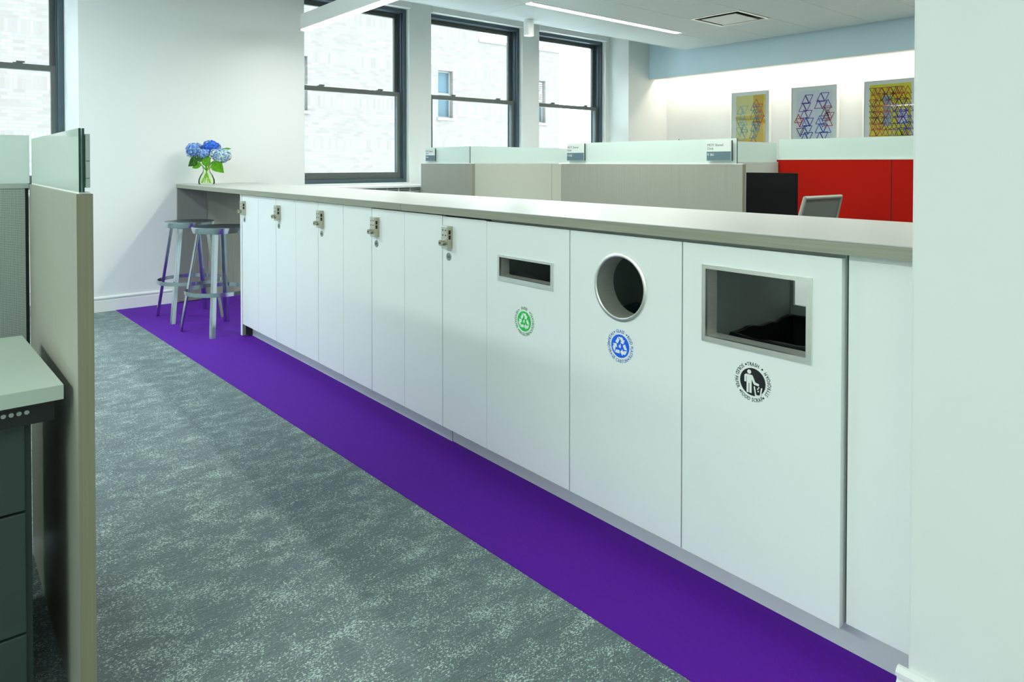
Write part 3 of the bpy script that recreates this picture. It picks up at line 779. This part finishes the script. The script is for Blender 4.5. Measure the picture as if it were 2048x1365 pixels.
def leaf(c, d, nrm, L, Wd, m):
    d = d.normalized(); s = d.cross(nrm).normalized(); n_ = s.cross(d); bm = bmesh.new(); rows = []
    for i in range(9):
        u = i/8; w = Wd*math.sin(math.pi*min(1, u**.75))*(1-.25*u); cc = c+d*L*u-n_*L*.25*u*u
        rows.append([bm.verts.new(cc+s*w*k+n_*abs(k)*w*.25) for k in (-1, -.5, 0, .5, 1)])
    for a, b in zip(rows, rows[1:]):
        for i in range(4): bm.faces.new((a[i], a[i+1], b[i+1], b[i]))
    bmesh.ops.solidify(bm, geom=bm.faces[:], thickness=.0008)
    return obj('leaf', bm, m, bq, True)
tc_ = -ff_
leaf(at(-.015, -.06, .165), rr_*-.9+Vector((0, 0, -.15)), tc_+Vector((0, 0, .5)), .095, .034, M_leaf)
leaf(at(-.05, -.04, .215), rr_*-.85+Vector((0, 0, -.45)), tc_+Vector((0, 0, .3)), .12, .045, M_leafdk)
leaf(at(.025, -.07, .15), rr_*.12+Vector((0, 0, 1)), tc_, .11, .042, M_leaf)
leaf(at(.075, -.05, .19), rr_*.75+Vector((0, 0, -.75)), tc_+Vector((0, 0, .4)), .125, .055, M_leaf)
leaf(at(.0, -.05, .20), rr_*-.5+Vector((0, 0, .4)), tc_, .09, .036, M_leafdk)
leaf(at(.13, .03, .29), rr_*.9+Vector((0, 0, .35)), tc_+Vector((0, 0, 1)), .07, .02, M_leaf)
leaf(at(-.04, .02, .27), rr_*-.1+Vector((0, 0, 1)), tc_, .07, .03, M_leaf)
stems = [(-.10, 0, .24, .03), (.03, .03, .25, -.035), (.13, -.01, .19, -.01), (0, -.04, .22, .045), (-.12, .02, .21, -.045), (.085, -.02, .21, .015), (-.03, .06, .24, -.02), (.05, .02, .2, .035)]
for (r, f, z, b0) in stems:
    bm = bmesh.new(); P0 = at(b0, f*.3-.01, .012); P1 = at(-b0*.1, 0, .115); P2 = at(r*.45, f*.5, .17); P3 = at(r, f, z)
    tube(bm, [P0, P0.lerp(P1, .5), P1, P2, P3], [.0045, .0045, .004, .0035, .003], 8); obj('stem', bm, M_stem, bq, True)

# ================================================================ CEILING FITTINGS
t = thing('linear_pendant_light', (-1.0, .95, ZC), 'long white linear pendant lamp hanging at upper left', 'pendant light')
bm = bmesh.new(); yc = .93
def pb(bm, x0, x1, ya, yb, z0, z1):   # bar running slightly askew, level with the photo
    box(bm, x0, x1, ya, yb, z0, z1, .002)
pb(bm, -3.83, 1.2, yc-.035, yc+.035, 2.412, 2.545); obj('housing', bm, M_trimw, t)
obj('diffuser', BX(-3.825, 1.195, yc-.030, yc+.030, 2.400, 2.4115), M_lamp, t)
for x in (-3.2, -1.3, .7): obj('cable', tube(bmesh.new(), [(x, yc, 2.545), (x, yc, ZC)], .0015, 6), M_steel, t)
t = thing('recessed_linear_light', (-3.16, 4.3, ZC), 'slim recessed linear ceiling lamp in front of the windows', 'ceiling light')
obj('diffuser', BX(lamp_rect[0], lamp_rect[1], lamp_rect[2], lamp_rect[3], ZC-.005, ZC-.001), M_lamp, t)
bm = bmesh.new(); a = lamp_rect
box(bm, a[0]-.006, a[0], a[2], a[3], ZC-.006, ZC-.0005); box(bm, a[1], a[1]+.006, a[2], a[3], ZC-.006, ZC-.0005)
obj('trim', bm, M_trimw, t)
area('linear_light', (-3.16, 4.3, ZC-.02), .08, 2.4, 16, (1, .98, .90))
area('pendant_light', (-1.3, yc, 2.39), 4.8, .055, 30, (1, .99, .93))
t = thing('ceiling_vent', (-2.27, 5.28, ZC), 'square white ceiling air diffuser with a dark slot round its plate', 'vent')
bm = bmesh.new(); x0, x1, y0, y1 = vent_rect
for a in ((x0, x0+.03, y0, y1), (x1-.03, x1, y0, y1), (x0+.03, x1-.03, y0, y0+.03), (x0+.03, x1-.03, y1-.03, y1)): box(bm, *a, ZC-.004, ZC+.01)
obj('vent_frame', bm, M_steelrim, t)
obj('plenum', BX(x0+.03, x1-.03, y0+.03, y1-.03, ZC+.009, ZC+.0115), M_dark, t)
obj('face_plate', BX(x0+.09, x1-.09, y0+.09, y1-.09, ZC-.012, ZC-.004, bev=.002), M_trimw, t)
bm = bmesh.new(); box(bm, (x0+x1)/2-.01, (x0+x1)/2+.01, (y0+y1)/2-.01, (y0+y1)/2+.01, ZC-.004, ZC+.009); obj('bracket', bm, M_steel, t)
t = thing('sprinkler_cover', (-2.915, 5.85, ZC), 'small round white sprinkler cover in the ceiling beside the vent', 'sprinkler')
obj('escutcheon', lathe([(0, -.008), (.03, -.008), (.035, -.004), (.055, -.002), (.055, -.0005), (0, -.0005)], 32, (-2.915, 5.85, ZC)), M_trimw, t, True)
DX, DY = -3.79, 3.60
t = thing('cylinder_downlight', (DX, DY, ZC), 'white cylinder downlight under the ceiling between two windows', 'ceiling light')
obj('housing', lathe([(0, 0), (.058, 0), (.058, -.178), (.053, -.181), (.050, -.176), (.050, -.165), (0, -.165)], 40, (DX, DY, ZC)), M_trimw, t, True)
obj('lens', lathe([(0, -.170), (.0495, -.170)], 40, (DX, DY, ZC)), M_lampw, t)

# ================================================================ WORKSTATIONS
def plaque(x0, x1, y, z0, z1, lines, num, label, face=-1):
    t = thing('desk_sign', ((x0+x1)/2, y, z0), label, 'sign', 'desk number signs on the glass')
    zm = z0+(z1-z0)*.46
    obj('sign_plate', BX(x0, x1, y, y+.010, z0, z1), M_signwh, t)
    obj('lower_band', BX(x0, x1-.004, y-.002, y-.0003, z0+.003, zm), M_signgrey, t)
    obj('upper_band', BX(x0, x1-.004, y-.002, y-.0003, zm, z1-.003), M_signwh, t)
    obj('edge', BX(x1+.0002, x1+.004, y+.001, y+.010, z0, z1), M_black, t)
    s = (z1-z0)*.165; bm = bmesh.new()
    for i, ln in enumerate(lines): text_bm(ln, s, lambda c, i=i: (x0+.006+c.x, y-.0024-c.z, zm+(z1-z0)*.27-i*s*1.05+c.y), bm=bm)
    obj('sign_lettering', bm, M_ink, t)
    bm, _ = text_bm(num, s*1.05, lambda c: (x0+.006+c.x, y-.0024-c.z, zm-s*1.25+c.y)); obj('sign_number', bm, M_inkw, t)
HG = .182
def glass_screen(nm, x0, x1, y0, y1, z0, z1, label, edge=True, group='frosted glass screens on the partitions', m=None):
    t = thing(nm, ((x0+x1)/2, (y0+y1)/2, z0), label, 'glass screen', group)
    o = obj('glass_sheet', BX(x0, x1, y0, y1, z0, z1), m or M_frost, t)
    e = .0018; bm = bmesh.new()
    if (x1-x0) > (y1-y0): box(bm, x1, x1+e, y0, y1, z0, z1)
    else: box(bm, x0, x1, y0-e, y0, z0, z1)
    obj('edge_end', bm, M_glassedge, t)
    return t
# --- cubicle rows across the counter
ZP = 1.208
def end_cap(x0, x1, y, label, gx0, gx1, glabel):
    t = thing('wood_end_panel', ((x0+x1)/2, y, 0), label, 'partition', 'grey oak end panels of the desk rows')
    obj('panel_face', BX(x0, x1-.0015, y, y+.040, .01, ZP), M_woodz, t)
    obj('edge_band', BX(x1-.0013, x1, y, y+.040, .01, ZP), M_wooddk, t)
    obj('top_channel', BX(x0+.004, x1-.004, y+.008, y+.030, ZP+.0002, ZP+.004), M_trimw, t)
    glass_screen('glass_screen', gx0, gx1, y+.014, y+.022, ZP+.0045, ZP+HG, glabel)
end_cap(-4.573, -3.607, 2.65, 'grey oak end panel of the desk row next to the window ledge', -4.50, -3.665, 'frosted glass screen on the end panel next to the window ledge')
end_cap(-2.292, -.5, 2.65, 'wide grey oak end panel in the middle, left of the black monitor', -2.20, -.555, 'frosted glass screen on the wide middle end panel')
plaque(-4.459, -4.275, 2.640, 1.236, 1.378, ['MCIT Shared', 'Desk'], '9 363', 'desk number sign on the leftmost far screen, nearest the window')
plaque(-2.205, -1.999, 2.640, 1.236, 1.385, ['MCIT Shared', 'Desk'], '9 362', 'desk number sign at left end of the middle glass screen')
plaque(-.781, -.582, 2.640, 1.232, 1.377, ['MCIT Shared', 'Desk'], '9 361', 'desk number sign at right end of the middle glass screen, largest of the three')
# screens running away from the end caps
def spine(x, ys, lab, glab, z=1.215, gtop=None, frame=True):
    t = thing('fabric_partition', (x, (ys[0]+ys[-1])/2, 0), lab, 'partition')
    for a, b in zip(ys, ys[1:]): obj('fabric_panel', BX(x-.022, x+.022, a+.002, b-.002, .05, z-.008, bev=.003), M_grey, t)
    obj('top_rail', BX(x-.022, x+.022, ys[0], ys[-1], z-.0075, z), M_radi, t)
    for a in ys[1:-1]: obj('joint_strip', BX(x-.020, x+.019, a-.0018, a+.0018, .05, z-.008), M_dark, t)
    obj('base_rail', BX(x-.018, x+.018, ys[0]+.001, ys[-1], .005, .049), M_radi, t)
    glass_screen('glass_screen', x-.004, x+.004, ys[0]+.10, ys[-1], z+.0005, (gtop or z+HG), glab)
spine(-3.90, (2.692, 4.05, 5.35, 6.25), 'light grey fabric partition running back from the left end panel', 'frosted glass screen along the left grey fabric partition', 1.215)
spine(-1.135, (2.692, 3.45, 4.258), 'light grey fabric partition behind the black monitor', 'frosted glass screen on the grey partition behind the monitor', 1.228, 1.402)
RY = 4.26
t = thing('red_partition', (-.55, RY, 0), 'bright red fabric partition across the back of the desks', 'partition')
for a, b in ((-1.132, -.150), (-.146, 1.10)): obj('fabric_panel', BX(a, b-.002, RY, RY+.045, .05, 1.246, bev=.003), M_red, t)
obj('joint_strip', BX(-.151, -.147, RY+.004, RY+.04, .05, 1.246), M_dark, t)
obj('top_rail', BX(-1.132, 1.10, RY, RY+.045, 1.2465, 1.252), M_radi, t)
obj('base_rail', BX(-1.132, 1.10, RY+.003, RY+.042, .005, .049), M_radi, t)
glass_screen('glass_screen', -1.12, 1.10, RY+.018, RY+.026, 1.2525, 1.432, 'frosted glass screen along the top of the red partition')
# desks in the rows (mostly hidden below the counter)
def desk(x0, x1, y0, y1, lab):
    t = thing('desk', ((x0+x1)/2, (y0+y1)/2, 0), lab, 'desk', 'shared desks beyond the counter')
    obj('desk_top', BX(x0, x1, y0, y1, .706, .737, bev=.002), M_desk, t)
    for (a, b) in ((x0+.04, y0+.04), (x1-.09, y0+.04), (x0+.04, y1-.09), (x1-.09, y1-.09)): obj('leg', BX(a, a+.05, b, b+.05, 0, .7055), M_chairfr, t)
desk(-1.11, -.44, 2.70, 4.25, 'laminate desk carrying the black monitor')
desk(-2.0, -1.16, 2.70, 4.25, 'laminate desk left of the monitor partition')
desk(-3.87, -3.1, 2.70, 4.25, 'laminate desk along the left fabric partition')
t = thing('backdrop_cabinet', (.3, 2.2, 0), 'added low white cabinet, a pale backdrop behind the wide bin opening', 'cabinet')  # added so that something pale shows through the bin opening
obj('body', BX(-.05, .75, 2.06, 2.45, .03, .66), M_white, t); obj('cabinet_top', BX(-.06, .76, 2.03, 2.46, .6605, .685, bev=.002), M_woodtop_glare, t)
obj('door', BX(-.048, .349, 2.04, 2.0595, .04, .655, bev=.001), M_white, t); obj('door', BX(.352, .748, 2.04, 2.0595, .04, .655, bev=.001), M_white, t)
obj('plinth', BX(-.03, .73, 2.09, 2.43, 0, .0295), M_toe, t)
# monitor: seen from behind
t = thing('monitor', (-.66, 3.32, .737), 'black monitor standing on the desk in front of the red partition', 'monitor')
obj('screen_shell', BX(-.865, -.452, 3.30, 3.335, .80, 1.142, bev=.004), mat('monitor_shell', (.006, .006, .007), .7, spec=.15, noise=.1), t)
obj('screen_glass', BX(-.857, -.46, 3.3355, 3.338, .808, 1.134), mat('screen_glass', (.01, .01, .012), .1, noise=.1), t)
obj('side_edge', BX(-.872, -.8655, 3.302, 3.333, .80, 1.138), M_frame, t)
obj('neck', BX(-.69, -.63, 3.315, 3.34, .75, .80), M_black, t); obj('stand_base', BX(-.78, -.54, 3.22, 3.42, .7375, .75, bev=.003), M_black, t)
# task chair
def chair():
    cxx, cyy = -.40, 3.10
    t = thing('task_chair', (cxx, cyy, 0), 'grey mesh-back office chair in front of the red partition', 'chair')
    th = math.radians(0)
    # backrest: leaning, width axis w, seen almost edge-on
    w = Vector((.07, 1, 0)).normalized(); n = Vector((w.y, -w.x, 0))
    c0 = Vector((cxx, cyy, 0))
    def pt(u, v, d=0): return c0+w*u+n*(.14+.12*v+d)+Vector((0, 0, .50+v*.48))
    outer = [(-.21, 0), (-.245, .5), (-.23, 1.0), (.23, 1.0), (.245, .5), (.21, 0)]
    bm = bmesh.new()
    def strip(path, rad): tube(bm, path, rad, 8)
    loop = [pt(u, v) for u, v in outer]; strip(loop+[loop[0]], .014)
    obj('back_frame', bm, M_chairfr, t, True)
    bm = bmesh.new(); a = [bm.verts.new(pt(u, v, .004)) for u, v in outer]; b = [bm.verts.new(pt(u, v, -.004)) for u, v in outer]
    bm.faces.new(a); bm.faces.new(b[::-1])
    for i in range(6): bm.faces.new((a[i], a[(i+1) % 6], b[(i+1) % 6], b[i]))
    obj('back_mesh', bm, M_mesh, t)
    bm = bmesh.new(); tube(bm, [c0+Vector((0, 0, .42)), pt(0, 0)], .02, 8); obj('back_bracket', bm, M_chairfr, t)
    obj('seat', lathe([(0, .44), (.20, .44), (.235, .455), (.24, .475), (.22, .495), (0, .50)], 32, (cxx, cyy, 0)), M_mesh, t, True)
    obj('gas_column', tube(bmesh.new(), [(cxx, cyy, .09), (cxx, cyy, .44)], .025, 12), M_black, t)
    for k in range(5):
        a = 2*math.pi*k/5+.3; e = Vector((cxx+.28*math.cos(a), cyy+.28*math.sin(a), .07))
        obj('base_spoke', tube(bmesh.new(), [(cxx, cyy, .10), e], [.022, .014], 8), M_chairfr, t)
        obj('caster', tube(bmesh.new(), [e+Vector((-.012, 0, -.04)), e+Vector((.012, 0, -.04))], .03, 14), M_black, t)
chair()

# --- near workstation at the left edge
PY = -1.430
t = thing('wood_end_panel', (0, PY, 0), 'tall grey oak end panel in the left foreground', 'partition')
obj('panel_face', BX(-.46, .4175, PY, PY+.030, .005, 1.1495), M_woodz, t)
obj('edge_band', BX(.4177, .419, PY-.0002, PY+.0302, .005, 1.1497), M_wooddk, t)
obj('top_channel', BX(-.45, .414, PY+.005, PY+.025, 1.1498, 1.1535), M_trimw, t)
glz = 1.289
g = thing('glass_screen', (0, PY+.01, 1.15), 'double glass screen with dark green edges on the foreground end panel', 'glass screen', 'foreground glass screens')
obj('glass_sheet', BX(-.44, .417, PY+.0045, PY+.0085, 1.1537, glz), M_frost, g)
obj('glass_sheet', BX(-.44, .417, PY+.0110, PY+.0150, 1.1537, glz), M_frost, g)
for a in (.0045, .0110): obj('edge_end', BX(.4172, .4190, PY+a, PY+a+.004, 1.1537, glz), M_glassedge, g)
sg = thing('desk_sign', (.36, PY+.017, 1.16), 'edge-on desk sign fixed behind the foreground glass screen', 'sign')
obj('sign_plate', BX(.300, .424, PY+.0165, PY+.0245, 1.163, 1.277), M_screw, sg)
for z in (1.1825, 1.219): obj('sign_clip', BX(.4242, .4250, PY+.017, PY+.0235, z, z+.0012), M_black, sg)
sx = -.462
t = thing('fabric_partition', (sx, -2.2, 0), 'dotted light grey fabric partition behind the near desk at left', 'partition')
obj('fabric_panel', BX(sx-.05, sx-.004, -3.2, PY-.010, .05, 1.137, bev=.002), M_dots, t)
obj('top_rail', BX(sx-.05, sx-.002, -3.2, PY-.001, 1.1375, 1.152), M_screw, t)
obj('joint_strip', BX(sx-.05, sx-.01, PY-.0095, PY-.001, .05, 1.137), M_dark, t)
g = thing('glass_screen', (sx-.02, -2.2, 1.152), 'frosted glass screen above the dotted fabric partition at left', 'glass screen', 'foreground glass screens')
obj('glass_sheet', BX(sx-.030, sx-.022, -3.2, PY+.003, 1.1525, glz+.012), M_frost, g)
t = thing('desk', (.07, -2.2, 0), 'pale green-grey laminate desk in the lower left corner', 'desk')
bm = bmesh.new(); xs = [(-.215, -1.473), (.362, -1.449), (.362, -3.1), (-.215, -3.1)]
lo = [bm.verts.new((x, y, .706)) for x, y in xs]; hi = [bm.verts.new((x, y, .737)) for x, y in xs]
bm.faces.new(lo); bm.faces.new(hi[::-1])
for i in range(4): bm.faces.new((lo[i], lo[(i+1) % 4], hi[(i+1) % 4], hi[i]))
obj('desk_top', bm, M_desk, t)
obj('modesty_rail', BX(.300, .330, -3.1, -1.462, .655, .7055), M_rail, t)
for k in range(12):
    y = -1.512-k*.0135
    c = bmesh.new(); bmesh.ops.create_cone(c, cap_ends=True, segments=18, radius1=.0052, radius2=.0045, depth=.003, matrix=Matrix.Translation((.3318, y, .683)) @ Matrix.Rotation(math.pi/2, 4, 'Y'))
    obj('cap', c, M_screw, t)
obj('leg', BX(-.15, -.09, -1.53, -1.48, 0, .7055), M_black, t)
t = thing('drawer_pedestal', (.05, -1.8, 0), 'dark green-grey drawer pedestal under the near desk', 'drawer unit')
obj('body', BX(-.20, .280, -2.0, -1.500, .02, .650), M_pedestal, t)
obj('drawer', BX(.281, .300, -1.998, -1.513, .46, .648, bev=.002), M_pedestal, t)
obj('drawer', BX(.281, .300, -1.998, -1.513, .193, .455, bev=.002), M_pedestal, t)
obj('drawer', BX(.281, .300, -1.998, -1.513, .03, .188, bev=.002), M_pedestal, t)

# ================================================================ ART
def tri_lines(bm, cx, cz, s, up, y, w, sq=1.0):
    h = s*1.05; k = 1 if up else -1
    p = [(cx-s/2*sq, cz-k*h/2), (cx+s/2*sq, cz-k*h/2), (cx, cz+k*h/2)]
    for a, b in ((0, 1), (1, 2), (2, 0)):
        A, B = Vector((p[a][0], p[a][1])), Vector((p[b][0], p[b][1])); d = (B-A).normalized(); nn = Vector((-d.y, d.x))*w/2
        poly_y(bm, [(A+nn)[:], (B+nn)[:], (B-nn)[:], (A-nn)[:]], y-.0006, y)
art_cols = {k: mat('print_ink_'+k, c, .7, noise=.1) for k, c in dict(teal=(.04, .30, .38), indigo=(.08, .07, .42), purple=(.22, .10, .55), blue=(.06, .16, .60), red=(.62, .07, .04), brown=(.22, .04, .03), orange=(.80, .20, .02), sky=(.20, .52, .70), dark=(.05, .05, .14)).items()}
M_py = mat('ochre_print', (.78, .50, .02), .7, noise=.05, nscale=(3, 3, 3)); M_pyl = mat('pale_yellow_print', (.80, .74, .30), .7, noise=.1, nscale=(4, 4, 4))
M_pl = mat('lemon_print', (.82, .76, .03), .7, noise=.05, nscale=(3, 3, 3)); M_lav = mat('lavender_paper', (.82, .85, .95), .7, noise=.02)
def picture(x0, x1, lab, kind):
    z0, z1 = 1.38, 2.245; yw = 7.234
    t = thing('framed_print', ((x0+x1)/2, yw, z0), lab, 'picture', 'framed prints on the art wall')
    d = .032; fr = bmesh.new(); w = .022
    holed_plate(fr, (x0, x1, z0, z1), rect_loop(x0+w, x1-w, z0+w, z1-w, .001), yw-d, yw-.001); obj('frame', fr, M_frame, t)
    obj('mount', BX(x0+w, x1-w, yw-.012, yw-.002, z0+w, z1-w), M_paper, t)
    y = yw-.0125; a, b = x0+.085, x1-.085; lo, hi = z0+.07, z1-.07
    if kind == 0:
        pr = obj('print', BX(a, b, y-.001, y, lo, hi), M_pyl, t)
        obj('color_block', BX(b-(b-a)*.40, b, y-.002, y-.0011, lo, hi), M_py, t)
        obj('color_block', BX(a, b-(b-a)*.40, y-.002, y-.0011, lo+(hi-lo)*.52, lo+(hi-lo)*.60), M_py, t)
        obj('color_block', BX(a, b-(b-a)*.40, y-.002, y-.0011, lo, lo+(hi-lo)*.16), M_py, t)
        spots = {'sky': [(.15, .72), (.30, .72), (.22, .62), (.10, .50), (.28, .50), (.18, .40), (.30, .36), (.12, .30), (.22, .22), (.30, .26)],
                 'teal': [(.62, .78), (.72, .70), (.60, .62), (.76, .58), (.66, .50), (.80, .46), (.62, .38), (.72, .34), (.58, .24), (.70, .26)], 'red': [(.70, .84), (.80, .74), (.86, .64), (.84, .52)], 'indigo': [(.60, .14), (.70, .40)]}
        s = .105
    elif kind == 1:
        pr = obj('print', BX(a, b, y-.001, y, lo, hi), M_lav, t)
        spots = {'indigo': [(.26, .84), (.36, .84), (.68, .86), (.80, .86), (.24, .16), (.36, .16), (.66, .16), (.78, .16), (.88, .74)],
                 'purple': [(.18, .70), (.30, .70), (.22, .58), (.34, .56), (.62, .74), (.74, .72), (.20, .42)], 'blue': [(.28, .44), (.38, .42), (.66, .46), (.74, .40), (.22, .28), (.34, .28), (.64, .30), (.76, .30), (.86, .30)],
                 'red': [(.06, .50), (.10, .42), (.88, .56), (.94, .50), (.90, .42), (.86, .62)], 'dark': [(.84, .52), (.12, .24), (.80, .60)]}
        s = .105
    else:
        pr = obj('print', BX(a, b, y-.001, y, lo, hi), M_pl, t)
        spots = {'red': [], 'brown': [], 'orange': [], 'dark': [], 'blue': [], 'purple': []}
        rnd = random.Random(4)
        for r in range(8):
            for c in range(9):
                u, v = .08+c*.105, .20+r*.098
                k = 'orange' if rnd.random() < .35 else 'brown'
                if u > .6 and v < .6: k = rnd.choice(['dark', 'purple', 'blue'])
                elif rnd.random() < .3: k = 'red'
                spots[k].append((u, v))
        s = .085
        obj('color_block', BX(a+(b-a)*.34, a+(b-a)*.52, y-.002, y-.0011, lo+(hi-lo)*.30, lo+(hi-lo)*.80), art_cols['sky'], t)
        obj('color_block', BX(a+(b-a)*.70, a+(b-a)*.92, y-.002, y-.0011, lo+(hi-lo)*.32, lo+(hi-lo)*.58), M_lav, t)
    for j, (k, L) in enumerate(spots.items()):
        if not L: continue
        bm = bmesh.new()
        for i, (u, v) in enumerate(L):
            tri_lines(bm, a+(b-a)*u, lo+(hi-lo)*v, s, i % 2 == 0, y-.0022-j*.0003, .0085 if kind < 2 else .0065)
            if kind == 2 and i % 2: tri_lines(bm, a+(b-a)*u+.02, lo+(hi-lo)*v, s, i % 2 == 1, y-.0022-j*.0003, .006)
        obj('triangle_lines', bm, art_cols[k], t)
    obj('picture_glass', BX(x0+w, x1-w, yw-.026, yw-.024, z0+w, z1-w), M_picglass, t)
picture(-3.462, -2.838, 'framed yellow and white print with teal triangles, leftmost on the far wall', 0)
picture(-2.562, -1.912, 'framed white print with blue and purple triangle lattice, middle of three', 1)
picture(-1.622, -.985, 'framed lemon yellow print with dense dark triangles, rightmost beside the wall edge', 2)
